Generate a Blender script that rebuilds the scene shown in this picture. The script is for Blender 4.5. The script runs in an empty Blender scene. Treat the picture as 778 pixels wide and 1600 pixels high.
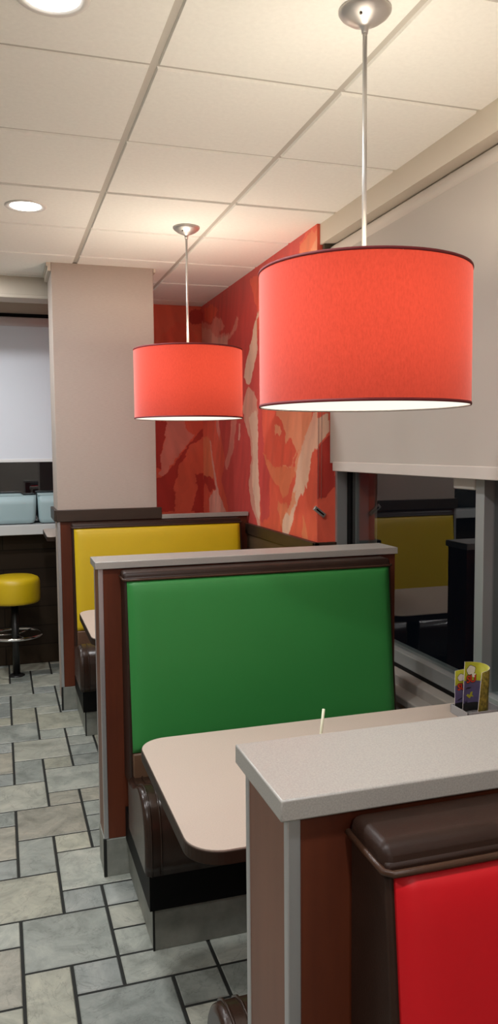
import bpy, bmesh, math, random
import numpy as np
from mathutils import Vector, Matrix

random.seed(7)
rng = np.random.default_rng(7)
S = bpy.context.scene
COL = S.collection
CEIL = 2.817
EYE = 1.66

# ------------------------------------------------------------------ materials
def new_mat(name):
    m = bpy.data.materials.new(name); m.use_nodes = True
    nt = m.node_tree; nt.nodes.clear()
    out = nt.nodes.new('ShaderNodeOutputMaterial')
    return m, nt, out

def N(nt, kind, **kw):
    n = nt.nodes.new(kind)
    for k, v in kw.items():
        if k in n.inputs: n.inputs[k].default_value = v
        else: setattr(n, k, v)
    return n

def pbr(name, col, rough=0.5, metal=0.0, spec=0.5, noise=0.0, nscale=20.0, bump=0.0, bscale=200.0,
        stretch=(1, 1, 1), coat=0.0, col2=None):
    m, nt, out = new_mat(name)
    b = N(nt, 'ShaderNodeBsdfPrincipled', Roughness=rough, Metallic=metal)
    b.inputs['Specular IOR Level'].default_value = spec
    b.inputs['Coat Weight'].default_value = coat
    b.inputs['Coat Roughness'].default_value = 0.15
    nt.links.new(b.outputs[0], out.inputs[0])
    tc = N(nt, 'ShaderNodeTexCoord'); mp = N(nt, 'ShaderNodeMapping')
    mp.inputs['Scale'].default_value = stretch
    nt.links.new(tc.outputs['Object'], mp.inputs[0])
    nz = N(nt, 'ShaderNodeTexNoise', Scale=nscale, Detail=5.0, Roughness=0.6)
    nt.links.new(mp.outputs[0], nz.inputs['Vector'])
    mix = N(nt, 'ShaderNodeMix', data_type='RGBA')
    c = (*col, 1)
    c2 = (*col2, 1) if col2 else (*[max(0, x * (1 - noise)) for x in col], 1)
    mix.inputs['A'].default_value = c; mix.inputs['B'].default_value = c2
    rp = N(nt, 'ShaderNodeMapRange'); rp.inputs['From Min'].default_value = .3; rp.inputs['From Max'].default_value = .7
    nt.links.new(nz.outputs['Fac'], rp.inputs['Value'])
    nt.links.new(rp.outputs[0], mix.inputs['Factor'])
    nt.links.new(mix.outputs['Result'], b.inputs['Base Color'])
    if bump:
        nb = N(nt, 'ShaderNodeTexNoise', Scale=bscale, Detail=4.0)
        nt.links.new(mp.outputs[0], nb.inputs['Vector'])
        bp = N(nt, 'ShaderNodeBump', Strength=bump, Distance=0.002)
        nt.links.new(nb.outputs['Fac'], bp.inputs['Height'])
        nt.links.new(bp.outputs[0], b.inputs['Normal'])
    return m

def emis(name, col, st):
    m, nt, out = new_mat(name)
    e = N(nt, 'ShaderNodeEmission', Strength=st); e.inputs[0].default_value = (*col, 1)
    nt.links.new(e.outputs[0], out.inputs[0]); return m

def translucent(name, col, tcol, fac, rough=0.8, weave=900.0, stretch=(1, 1, 1), var=0.25, sheen=None, lining=None):
    """thin cloth: part diffuse, part diffuse transmission, fine woven variation"""
    m, nt, out = new_mat(name)
    d = N(nt, 'ShaderNodeBsdfDiffuse'); t = N(nt, 'ShaderNodeBsdfTranslucent')
    tc = N(nt, 'ShaderNodeTexCoord'); mp = N(nt, 'ShaderNodeMapping'); mp.inputs['Scale'].default_value = stretch
    nt.links.new(tc.outputs['Object'], mp.inputs[0])
    nz = N(nt, 'ShaderNodeTexNoise', Scale=weave, Detail=3.0, Roughness=0.7)
    nt.links.new(mp.outputs[0], nz.inputs['Vector'])
    for node, c in ((d, col), (t, tcol)):
        mix = N(nt, 'ShaderNodeMix', data_type='RGBA')
        mix.inputs['A'].default_value = (*c, 1)
        mix.inputs['B'].default_value = (*[x * (1 - var) for x in c], 1)
        nt.links.new(nz.outputs['Fac'], mix.inputs['Factor'])
        nt.links.new(mix.outputs['Result'], node.inputs['Color'])
    ms = N(nt, 'ShaderNodeMixShader'); ms.inputs[0].default_value = fac
    nt.links.new(d.outputs[0], ms.inputs[1]); nt.links.new(t.outputs[0], ms.inputs[2])
    if lining:
        ge = N(nt, 'ShaderNodeNewGeometry'); ml = N(nt, 'ShaderNodeMix', data_type='RGBA')
        nt.links.new(ge.outputs['Backfacing'], ml.inputs['Factor'])
        nt.links.new(d.inputs['Color'].links[0].from_socket, ml.inputs['A']); ml.inputs['B'].default_value = (*lining, 1)
        nt.links.new(ml.outputs['Result'], d.inputs['Color'])
    if sheen:
        sb = N(nt, 'ShaderNodeBsdfSheen', Roughness=.45); sb.inputs['Color'].default_value = (*sheen, 1)
        ad = N(nt, 'ShaderNodeAddShader'); nt.links.new(ms.outputs[0], ad.inputs[0]); nt.links.new(sb.outputs[0], ad.inputs[1]); ms = ad
    nt.links.new(ms.outputs[0], out.inputs[0]); return m

def pane_glass(name, ior=1.7, tint=(.86, .9, .9)):
    """window glass: clear, mirror reflection growing with angle, only on the outward faces of the pane"""
    m, nt, out = new_mat(name)
    tr = N(nt, 'ShaderNodeBsdfTransparent'); tr.inputs[0].default_value = (*tint, 1)
    gl = N(nt, 'ShaderNodeBsdfGlossy', Roughness=0.0)
    fr = N(nt, 'ShaderNodeFresnel', IOR=ior); ge = N(nt, 'ShaderNodeNewGeometry')
    inv = N(nt, 'ShaderNodeMath', operation='SUBTRACT'); inv.inputs[0].default_value = 1
    nt.links.new(ge.outputs['Backfacing'], inv.inputs[1])
    mu = N(nt, 'ShaderNodeMath', operation='MULTIPLY')
    nt.links.new(fr.outputs[0], mu.inputs[0]); nt.links.new(inv.outputs[0], mu.inputs[1])
    ms = N(nt, 'ShaderNodeMixShader')
    nt.links.new(mu.outputs[0], ms.inputs[0]); nt.links.new(tr.outputs[0], ms.inputs[1]); nt.links.new(gl.outputs[0], ms.inputs[2])
    nt.links.new(ms.outputs[0], out.inputs[0]); return m

def attr_mat(name, attr, rough, bump=0.0, slate=False, spec=.5):
    """colour from a mesh attribute (artwork / individual tile tone)"""
    m, nt, out = new_mat(name)
    b = N(nt, 'ShaderNodeBsdfPrincipled', Roughness=rough); b.inputs['Specular IOR Level'].default_value = spec
    nt.links.new(b.outputs[0], out.inputs[0])
    a = N(nt, 'ShaderNodeAttribute', attribute_name=attr)
    tc = N(nt, 'ShaderNodeTexCoord')
    if slate:
        o = N(nt, 'ShaderNodeAttribute', attribute_name='shift')
        add = N(nt, 'ShaderNodeVectorMath', operation='ADD')
        nt.links.new(tc.outputs['Object'], add.inputs[0]); nt.links.new(o.outputs['Vector'], add.inputs[1])
        n1 = N(nt, 'ShaderNodeTexNoise', Scale=6.5, Detail=9.0, Roughness=0.70, Distortion=1.0)
        nt.links.new(add.outputs[0], n1.inputs['Vector'])
        r1 = N(nt, 'ShaderNodeValToRGB')
        el = r1.color_ramp.elements
        el[0].position = .30; el[0].color = (.55, .57, .55, 1)
        el[1].position = .70; el[1].color = (1.25, 1.22, 1.18, 1)
        e = el.new(.5); e.color = (.9, .92, .9, 1)
        nt.links.new(n1.outputs['Fac'], r1.inputs[0])
        mu = N(nt, 'ShaderNodeMix', data_type='RGBA', blend_type='MULTIPLY'); mu.inputs['Factor'].default_value = 1
        nt.links.new(a.outputs['Color'], mu.inputs['A']); nt.links.new(r1.outputs[0], mu.inputs['B'])
        # veins
        n2 = N(nt, 'ShaderNodeTexNoise', Scale=3.0, Detail=6.0, Roughness=0.6, Distortion=2.5)
        nt.links.new(add.outputs[0], n2.inputs['Vector'])
        s = N(nt, 'ShaderNodeMath', operation='SUBTRACT'); s.inputs[1].default_value = .5
        ab = N(nt, 'ShaderNodeMath', operation='ABSOLUTE')
        nt.links.new(n2.outputs['Fac'], s.inputs[0]); nt.links.new(s.outputs[0], ab.inputs[0])
        r2 = N(nt, 'ShaderNodeMapRange'); r2.inputs['From Max'].default_value = .012
        r2.inputs['To Min'].default_value = .72; r2.inputs['To Max'].default_value = 1
        nt.links.new(ab.outputs[0], r2.inputs['Value'])
        m2 = N(nt, 'ShaderNodeMix', data_type='RGBA', blend_type='MULTIPLY'); m2.inputs['Factor'].default_value = 1
        nt.links.new(mu.outputs['Result'], m2.inputs['A']); nt.links.new(r2.outputs[0], m2.inputs['B'])
        nt.links.new(m2.outputs['Result'], b.inputs['Base Color'])
        n3 = N(nt, 'ShaderNodeTexNoise', Scale=14.0, Detail=8.0, Roughness=0.65)
        nt.links.new(add.outputs[0], n3.inputs['Vector'])
        bp = N(nt, 'ShaderNodeBump', Strength=bump, Distance=0.006)
        nt.links.new(n3.outputs['Fac'], bp.inputs['Height']); nt.links.new(bp.outputs[0], b.inputs['Normal'])
    else:
        nt.links.new(a.outputs['Color'], b.inputs['Base Color'])
    return m

def plank_mat(name, c1, c2, rough):
    """dark horizontal boards"""
    m, nt, out = new_mat(name)
    b = N(nt, 'ShaderNodeBsdfPrincipled', Roughness=rough); b.inputs['Specular IOR Level'].default_value = .15
    nt.links.new(b.outputs[0], out.inputs[0])
    tc = N(nt, 'ShaderNodeTexCoord'); mp = N(nt, 'ShaderNodeMapping')
    mp.inputs['Rotation'].default_value = (math.pi / 2, 0, 0)
    nt.links.new(tc.outputs['Object'], mp.inputs[0])
    br = N(nt, 'ShaderNodeTexBrick', Scale=1.0)
    br.inputs['Color1'].default_value = (*c1, 1); br.inputs['Color2'].default_value = (*c2, 1)
    br.inputs['Mortar'].default_value = (c1[0] * .3, c1[1] * .3, c1[2] * .3, 1)
    br.inputs['Mortar Size'].default_value = .004; br.inputs['Brick Width'].default_value = .9; br.inputs['Row Height'].default_value = .15
    nt.links.new(mp.outputs[0], br.inputs['Vector'])
    nt.links.new(br.outputs['Color'], b.inputs['Base Color']); return m

M = {}
M['ceiling'] = pbr('ceiling_tile', (.91, .905, .85), .9, spec=.1, noise=.05, nscale=60, bump=.15, bscale=300)
M['tbar'] = pbr('ceiling_grid', (.52, .495, .44), .6, spec=.2)
M['wall'] = pbr('beige_wall', (.60, .54, .47), .8, spec=.2, noise=.05)
M['linen'] = pbr('linen_wallpaper', (.44, .375, .325), .75, spec=.2, noise=.10, nscale=25, stretch=(1.5, 1.5, 16), bump=.12, bscale=60)
M['header'] = pbr('beige_header', (.60, .54, .45), .55, spec=.3)
M['wood'] = pbr('cherry_laminate', (.125, .030, .011), .40, spec=.30, noise=.0, nscale=9, stretch=(1, 1, .12), col2=(.062, .013, .006))
M['darkwood'] = pbr('dark_brown_laminate', (.040, .023, .014), .42, noise=.3, nscale=30, stretch=(.2, .2, 1))
M['tanwood'] = pbr('brown_rail_laminate', (.10, .062, .033), .45, noise=.3, nscale=30, stretch=(1, .1, 1))
M['plank'] = plank_mat('dark_plank_wainscot', (.030, .019, .010), (.022, .014, .008), .5)
M['alu'] = pbr('brushed_aluminium', (.52, .52, .53), .38, metal=.85, noise=.1, nscale=40, stretch=(1, 1, .05))
M['frame'] = pbr('anodised_window_frame', (.36, .38, .37), .42, metal=.55)
M['chrome'] = pbr('chrome', (.75, .75, .76), .12, metal=1.0)
M['nickel'] = pbr('brushed_nickel', (.54, .52, .50), .42, metal=.85)
M['stone'] = pbr('speckled_grey_solid_surface', (.36, .34, .305), .30, spec=.4, nscale=420, col2=(.26, .245, .225))
M['laminate'] = pbr('beige_table_laminate', (.455, .375, .315), .45, spec=.35, nscale=300, col2=(.40, .33, .275))
M['edge'] = pbr('brown_table_edge', (.024, .014, .009), .5, spec=.15)
M['leather'] = pbr('brown_vinyl', (.050, .023, .013), .30, spec=.26, noise=.2, nscale=20, bump=.12, bscale=500)
M['endwood'] = pbr('brown_end_laminate', (.165, .070, .040), .42, spec=.35, noise=.0, nscale=9, stretch=(1, 1, .12), col2=(.12, .046, .026))  # same cherry laminate, lightened for the light falling on the end faces
M['seatvinyl'] = pbr('glossy_dark_brown_vinyl', (.030, .0155, .010), .24, spec=.36, noise=.2, nscale=20, bump=.10, bscale=500)
M['darkvinyl'] = pbr('dark_brown_vinyl', (.024, .011, .007), .42, spec=.2, noise=.2, nscale=20, bump=.1, bscale=500)
M['brownvinyl'] = pbr('mid_brown_vinyl', (.105, .055, .030), .45, spec=.3, noise=.15, nscale=20)  # brown vinyl made lighter to show the lower back catching light
M['sill'] = pbr('taupe_sill', (.27, .245, .215), .5)
M['green'] = pbr('green_vinyl', (.028, .200, .042), .42, spec=.35, noise=.04, nscale=8, bump=.05, bscale=600)
M['yellow'] = pbr('yellow_vinyl', (.56, .385, .006), .40, spec=.45, noise=.04, nscale=8, bump=.05, bscale=600)
M['red'] = pbr('red_vinyl', (.50, .005, .010), .45, spec=.3, noise=.04, nscale=8, bump=.05, bscale=600)
M['black'] = pbr('black_skirt', (.003, .003, .003), .55, spec=.12)
M['blackmetal'] = pbr('black_metal', (.008, .008, .008), .35, spec=.5)
M['basetile'] = pbr('grey_base_tile', (.27, .275, .24), .5, noise=.0, col2=(.13, .14, .12), nscale=7, bump=.1, bscale=20)
M['grout'] = pbr('dark_grout', (.018, .019, .017), .8, spec=.2)
M['floor'] = attr_mat('slate_look_tile', 'tone', .42, bump=.35, slate=True, spec=.45)
M['mural'] = attr_mat('painted_mural', 'paint', .42, spec=.35)
M['shade'] = translucent('red_shade_fabric', (.60, .080, .064), (.235, .026, .0135), .5, weave=240, stretch=(1, 1, .35), var=.45, sheen=(.50, .40, .40), lining=(.80, .77, .70))
M['shadetrim'] = pbr('dark_red_shade_trim', (.16, .012, .016), .7)
M['diffuser'] = emis('lit_acrylic_diffuser', (1, .90, .76), 1.0)
M['blind'] = translucent('roller_blind_cloth', (.52, .47, .415), (.3, .28, .26), .10, weave=600, var=.12)
M['blindhem'] = translucent('roller_blind_hem_cloth', (.585, .53, .475), (.3, .28, .26), .05, weave=600, var=.10)
M['blindtube'] = pbr('blind_cloth_roll', (.60, .545, .48), .75, spec=.2)
M['backblind'] = translucent('white_roller_blind_cloth', (.80, .84, .90), (.3, .3, .3), .10, weave=600, var=.06)
M['hem'] = pbr('white_hem_bar', (.74, .74, .73), .5)
M['white'] = pbr('white_plastic', (.72, .70, .66), .4)
M['tub'] = pbr('pale_blue_plastic', (.33, .45, .47), .45, noise=.06, nscale=6)
M['tubdark'] = pbr('black_plastic', (.01, .012, .014), .5)
M['counter'] = pbr('pale_grey_counter', (.52, .53, .52), .35)
M['lens'] = emis('downlight_lens', (1, .98, .95), 14)
M['bulb'] = emis('warm_bulb', (1, .78, .52), 12)
M['glass'] = pane_glass('window_glass', 2.1)
M['chain'] = pbr('bead_chain', (.30, .12, .09), .4, metal=.3)
M['bronze'] = pbr('dark_bronze_metal', (.10, .085, .06), .35, metal=.7)
M['holder'] = pbr('grey_plastic_caddy', (.30, .29, .29), .5)
M['lime'] = pbr('lime_print', (.50, .50, .035), .5, nscale=60, noise=.2)
M['purple'] = pbr('purple_print', (.135, .115, .24), .5, nscale=40, noise=.25)
M['ink'] = pbr('black_ink', (.02, .02, .02), .6)
M['redink'] = pbr('red_ink', (.62, .05, .02), .5)
M['paper'] = pbr('white_paper', (.75, .72, .70), .6)
M['ochre'] = pbr('ochre_print', (.42, .33, .05), .5, nscale=90, noise=.8)
M['straw'] = pbr('pale_straw', (.72, .74, .55), .4)
M['asphalt'] = pbr('night_asphalt', (.02, .02, .022), .9)

# ------------------------------------------------------------------ geometry
class MB:
    """collects shapes into one mesh"""
    def __init__(s): s.bm = bmesh.new()
    def hexa(s, p, bevel=0, seg=2, mi=0):
        """8 points: bottom ring then top ring, both counter-clockwise seen from above"""
        v = [s.bm.verts.new(q) for q in p]
        F = [(3, 2, 1, 0), (4, 5, 6, 7), (0, 1, 5, 4), (1, 2, 6, 5), (2, 3, 7, 6), (3, 0, 4, 7)]
        fs = [s.bm.faces.new([v[i] for i in f]) for f in F]
        for f in fs: f.material_index = mi
        if bevel:
            es = list({e for f in fs for e in f.edges})
            r = bmesh.ops.bevel(s.bm, geom=es, offset=bevel, segments=seg, profile=.5, affect='EDGES')
            for f in r['faces']: f.smooth = True; f.material_index = mi
        return s
    def box(s, x0, x1, y0, y1, z0, z1, bevel=0, seg=2, mi=0):
        return s.hexa([(x0, y0, z0), (x1, y0, z0), (x1, y1, z0), (x0, y1, z0),
                       (x0, y0, z1), (x1, y0, z1), (x1, y1, z1), (x0, y1, z1)], bevel, seg, mi)
    def lathe(s, prof, n=48, c=(0, 0), cap0=True, cap1=True, mi=0, smooth=True):
        rings = []
        for r, z in prof:
            rings.append([s.bm.verts.new((c[0] + r * math.cos(2 * math.pi * i / n), c[1] + r * math.sin(2 * math.pi * i / n), z)) for i in range(n)])
        for a, b in zip(rings, rings[1:]):
            for i in range(n):
                f = s.bm.faces.new((a[i], a[(i + 1) % n], b[(i + 1) % n], b[i])); f.smooth = smooth; f.material_index = mi
        if cap0: s.bm.faces.new(rings[0][::-1]).material_index = mi
        if cap1: s.bm.faces.new(rings[-1]).material_index = mi
        return s
    def tube(s, pts, r, n=10, closed=False, mi=0, caps=True):
        pts = [Vector(p) for p in pts]; k = len(pts); rings = []
        up = None
        for i, p in enumerate(pts):
            if closed: d = (pts[(i + 1) % k] - pts[i - 1]).normalized()
            else: d = (pts[min(i + 1, k - 1)] - pts[max(i - 1, 0)]).normalized()
            if up is None:
                up = Vector((0, 0, 1)) if abs(d.z) < .9 else Vector((1, 0, 0))
            a = d.cross(up).normalized(); b = a.cross(d).normalized(); up = b
            rr = r[i] if isinstance(r, (list, tuple)) else r
            rings.append([s.bm.verts.new(p + a * rr * math.cos(2 * math.pi * j / n) + b * rr * math.sin(2 * math.pi * j / n)) for j in range(n)])
        pr = list(zip(rings, rings[1:])) + ([(rings[-1], rings[0])] if closed else [])
        for a, b in pr:
            for j in range(n):
                f = s.bm.faces.new((a[j], a[(j + 1) % n], b[(j + 1) % n], b[j])); f.smooth = True; f.material_index = mi
        if not closed and caps:
            s.bm.faces.new(rings[0][::-1]).material_index = mi; s.bm.faces.new(rings[-1]).material_index = mi
        return s
    def prism(s, poly, z0, z1, bevel=0, seg=2, mi=0):
        a = [s.bm.verts.new((x, y, z0)) for x, y in poly]; b = [s.bm.verts.new((x, y, z1)) for x, y in poly]
        n = len(poly); fs = [s.bm.faces.new(a[::-1]), s.bm.faces.new(b)]
        for i in range(n): fs.append(s.bm.faces.new((a[i], a[(i + 1) % n], b[(i + 1) % n], b[i])))
        for f in fs: f.material_index = mi
        if bevel:
            es = [e for e in fs[0].edges] + [e for e in fs[1].edges]
            r = bmesh.ops.bevel(s.bm, geom=es, offset=bevel, segments=seg, profile=.5, affect='EDGES')
            for f in r['faces']: f.smooth = True; f.material_index = mi
        return s
    def loft(s, rings, caps=True, smooth=True, mi=0):
        R = [[s.bm.verts.new(p) for p in r] for r in rings]; n = len(R[0])
        for a, b in zip(R, R[1:]):
            for i in range(n):
                f = s.bm.faces.new((a[i], a[(i + 1) % n], b[(i + 1) % n], b[i])); f.smooth = smooth; f.material_index = mi
        if caps:
            s.bm.faces.new(R[0][::-1]).material_index = mi; s.bm.faces.new(R[-1]).material_index = mi
        return s
    def grid(s, P, mi=0, smooth=True):
        V = [[s.bm.verts.new(p) for p in row] for row in P]
        for i in range(len(V) - 1):
            for j in range(len(V[0]) - 1):
                f = s.bm.faces.new((V[i][j], V[i][j + 1], V[i + 1][j + 1], V[i + 1][j])); f.smooth = smooth; f.material_index = mi
        return s
    def build(s, name, mat, parent=None, fix=True):
        if fix: bmesh.ops.recalc_face_normals(s.bm, faces=s.bm.faces[:])
        me = bpy.data.meshes.new(name); s.bm.to_mesh(me); s.bm.free()
        for m in (mat if isinstance(mat, (list, tuple)) else [mat]): me.materials.append(m)
        o = bpy.data.objects.new(name, me); COL.objects.link(o)
        if parent is not None: o.parent = parent
        return o

def thing(name, label, cat, loc=(0, 0, 0), group=None, rz=0):
    o = bpy.data.objects.new(name, None); COL.objects.link(o)
    o.location = loc; o.rotation_euler = (0, 0, rz); o.empty_display_size = .1
    return tag(o, label, cat, group)
def tag(o, label, cat, group=None):
    o['label'] = label; o['category'] = cat
    if group: o['group'] = group
    return o
def struct(o): o['kind'] = 'structure'; return o
def copy_thing(root, loc, label, rz=None):
    def rec(o, par):
        c = o.copy(); COL.objects.link(c)
        if par is not None: c.parent = par
        for ch in [x for x in bpy.data.objects if x.parent == o and x != c]: rec(ch, c)
        return c
    r = rec(root, None); r.location = loc; r['label'] = label
    if rz is not None: r.rotation_euler = (0, 0, rz)
    return r
def rrect(x0, x1, y0, y1, r, n=8):
    p = []
    for cx, cy, a0 in ((x1 - r, y1 - r, 0), (x0 + r, y1 - r, 90), (x0 + r, y0 + r, 180), (x1 - r, y0 + r, 270)):
        for k in range(n + 1):
            a = math.radians(a0 + 90 * k / n); p.append((cx + r * math.cos(a), cy + r * math.sin(a)))
    return p

# ================================================================== SETTING
XW, YW = 1.60, 6.32          # mural wall on the right, back wall
XL, YF = -3.4, -2.4          # left wall, wall behind the viewpoint
XG = 1.768                   # window glass

# ---- floor: modular slate tiles on a 6 inch module, dark grout between
U, FX0, FY0 = .1508, .020, 2.494 - 16 * .1502
UY = .1502
CELL = [(0, 16, 2, 2), (1, 18, 1, 1), (-1, 18, 2, 2), (1, 19, 2, 2), (0, 20, 1, 2), (1, 21, 1, 1), (2, 16, 1, 1),
        (2, 17, 1, 1), (2, 18, 1, 1), (2, 21, 2, 1), (-1, 20, 1, 1), (-1, 21, 1, 2), (-1, 23, 1, 1),
        (3, 16, 2, 2), (3, 18, 1, 2), (3, 20, 1, 1), (4, 18, 1, 1), (4, 19, 1, 2), (4, 21, 1, 1)]
bm = bmesh.new()
tone = []; shift = []
def quad(vs, mi, t, sh):
    f = bm.faces.new([bm.verts.new(v) for v in vs]); f.material_index = mi
    tone.append(t); shift.append(sh)
PAL = [(.300, .310, .275), (.255, .270, .245), (.330, .325, .265), (.285, .270, .225), (.270, .285, .270), (.350, .350, .300), (.230, .245, .225)]
for P in range(-5, 3):
    for Q in range(-9, 6):
        for (i, k, w, d) in CELL:
            x0 = FX0 + (i + 6 * P) * U; x1 = x0 + w * U
            y0 = FY0 + (k + 6 * Q + 2 * P) * UY; y1 = y0 + d * UY
            if x1 < XL or x0 > 1.75 or y1 < YF or y0 > 6.45: continue
            g = .0046; b = .004; zt, zb = 0.0, -.004
            x0 += g; x1 -= g; y0 += g; y1 -= g
            t = np.array(random.choice(PAL)) * random.uniform(.90, 1.12)
            sh = (random.uniform(0, 60), random.uniform(0, 60), random.uniform(0, 60))
            o = [(x0, y0, zb), (x1, y0, zb), (x1, y1, zb), (x0, y1, zb)]
            c = [(x0 + b, y0 + b, zt), (x1 - b, y0 + b, zt), (x1 - b, y1 - b, zt), (x0 + b, y1 - b, zt)]
            quad(c, 0, t, sh)
            for j in range(4): quad([o[j], o[(j + 1) % 4], c[(j + 1) % 4], c[j]], 0, t, sh)
quad([(XL, YF, -.003), (1.8, YF, -.003), (1.8, 6.5, -.003), (XL, 6.5, -.003)], 1, (0, 0, 0), (0, 0, 0))
me = bpy.data.meshes.new('floor'); bm.to_mesh(me); bm.free()
me.materials.append(M['floor']); me.materials.append(M['grout'])
a = me.attributes.new('tone', 'FLOAT_COLOR', 'FACE'); a.data.foreach_set('color', np.array([[*t, 1] for t in tone], 'f').ravel())
a = me.attributes.new('shift', 'FLOAT_VECTOR', 'FACE'); a.data.foreach_set('vector', np.array(shift, 'f').ravel())
fl = bpy.data.objects.new('floor', me); COL.objects.link(fl); struct(fl)

# ---- ceiling: lay-in tiles on an exposed grid
c = MB()
c.box(XL, 1.9, YF, 6.5, CEIL + .008, CEIL + .05, mi=1)
gx = [.483 - .61 * 7 + .61 * i for i in range(11)]; gy = [2.454 - .61 * 8 + .61 * i for i in range(16)]
for i in range(len(gx) - 1):
    for j in range(len(gy) - 1):
        x0, x1, y0, y1 = max(gx[i], XL) + .011, min(gx[i + 1] - .011, XW + .02), max(gy[j], YF) + .011, min(gy[j + 1] - .011, YW)
        if x1 - x0 < .03 or y1 - y0 < .03: continue
        b = .004; z0, z1 = CEIL, CEIL + .0085
        c.hexa([(x0 + b, y0 + b, z0), (x1 - b, y0 + b, z0), (x1 - b, y1 - b, z0), (x0 + b, y1 - b, z0),
                (x0, y0, z1), (x1, y0, z1), (x1, y1, z1), (x0, y1, z1)], mi=0)
struct(c.build('ceiling', [M['ceiling'], M['tbar']]))

# ---- mural painting helper
PAINT = {'R': (.80, .125, .072), 'D': (.66, .085, .072), 'DD': (.50, .046, .034), 'O': (.82, .22, .105), 'O2': (.84, .34, .19),
         'P': (.82, .38, .29), 'P2': (.78, .25, .19), 'C': (.84, .54, .39), 'C2': (.76, .36, .26), 'B': (.78, .140, .080)}
def inside(poly, X, Y):
    r = np.zeros(X.shape, bool); n = len(poly)
    for i in range(n):
        x0, y0 = poly[i]; x1, y1 = poly[(i + 1) % n]
        if y0 == y1: continue
        r ^= ((y0 > Y) != (y1 > Y)) & (X < (x1 - x0) * (Y - y0) / (y1 - y0) + x0)
    return r
def vnoise(X, Y, cell, seed):
    g = np.random.default_rng(seed).uniform(-1, 1, (600, 600))
    u, v = X / cell + 60, Y / cell + 60; i, j = np.floor(u).astype(int), np.floor(v).astype(int); fu, fv = u - i, v - j
    fu = fu * fu * (3 - 2 * fu); fv = fv * fv * (3 - 2 * fv)
    return (g[i, j] * (1 - fu) + g[i + 1, j] * fu) * (1 - fv) + (g[i, j + 1] * (1 - fu) + g[i + 1, j + 1] * fu) * fv
def paint(U_, V_, polys, base):
    X = U_ + .012 * vnoise(U_, V_, .05, 1) + .007 * vnoise(U_, V_, .018, 2)
    Y = V_ + .012 * vnoise(U_, V_, .05, 3) + .007 * vnoise(U_, V_, .018, 4)
    C = np.empty((*U_.shape, 3)); C[:] = PAINT[base]
    streak = 1 + .10 * np.round(2 * vnoise(U_ + V_ * .25, V_ * .25, .045, 9)) / 2
    for k, poly in polys: C[inside(poly, X, Y)] = PAINT[k]
    return np.clip(C * streak[..., None], 0, 1)
def mural(name, org, du, dv, nu, nv, polys, base, parent):
    """a painted sheet of wall: org + u*du + v*dv, paint kept as artwork in a colour attribute"""
    u, v = np.meshgrid(np.linspace(0, 1, nu), np.linspace(0, 1, nv), indexing='ij')
    P = np.array(org) + u[..., None] * np.array(du) + v[..., None] * np.array(dv)
    ua = 0 if abs(du[0]) > 0 else 1
    col = paint(P[..., ua], P[..., 2], polys, base)
    idx = np.arange(nu * nv).reshape(nu, nv)
    F = np.stack([idx[:-1, :-1], idx[1:, :-1], idx[1:, 1:], idx[:-1, 1:]], -1).reshape(-1, 4)
    me = bpy.data.meshes.new(name); me.from_pydata(P.reshape(-1, 3).tolist(), [], F.tolist()); me.update()
    at = me.attributes.new('paint', 'FLOAT_COLOR', 'POINT')
    at.data.foreach_set('color', np.concatenate([col.reshape(-1, 3), np.ones((nu * nv, 1))], 1).astype('f').ravel())
    me.materials.append(M['mural'])
    o = bpy.data.objects.new(name, me); COL.objects.link(o); o.parent = parent
    return struct(o)

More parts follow.
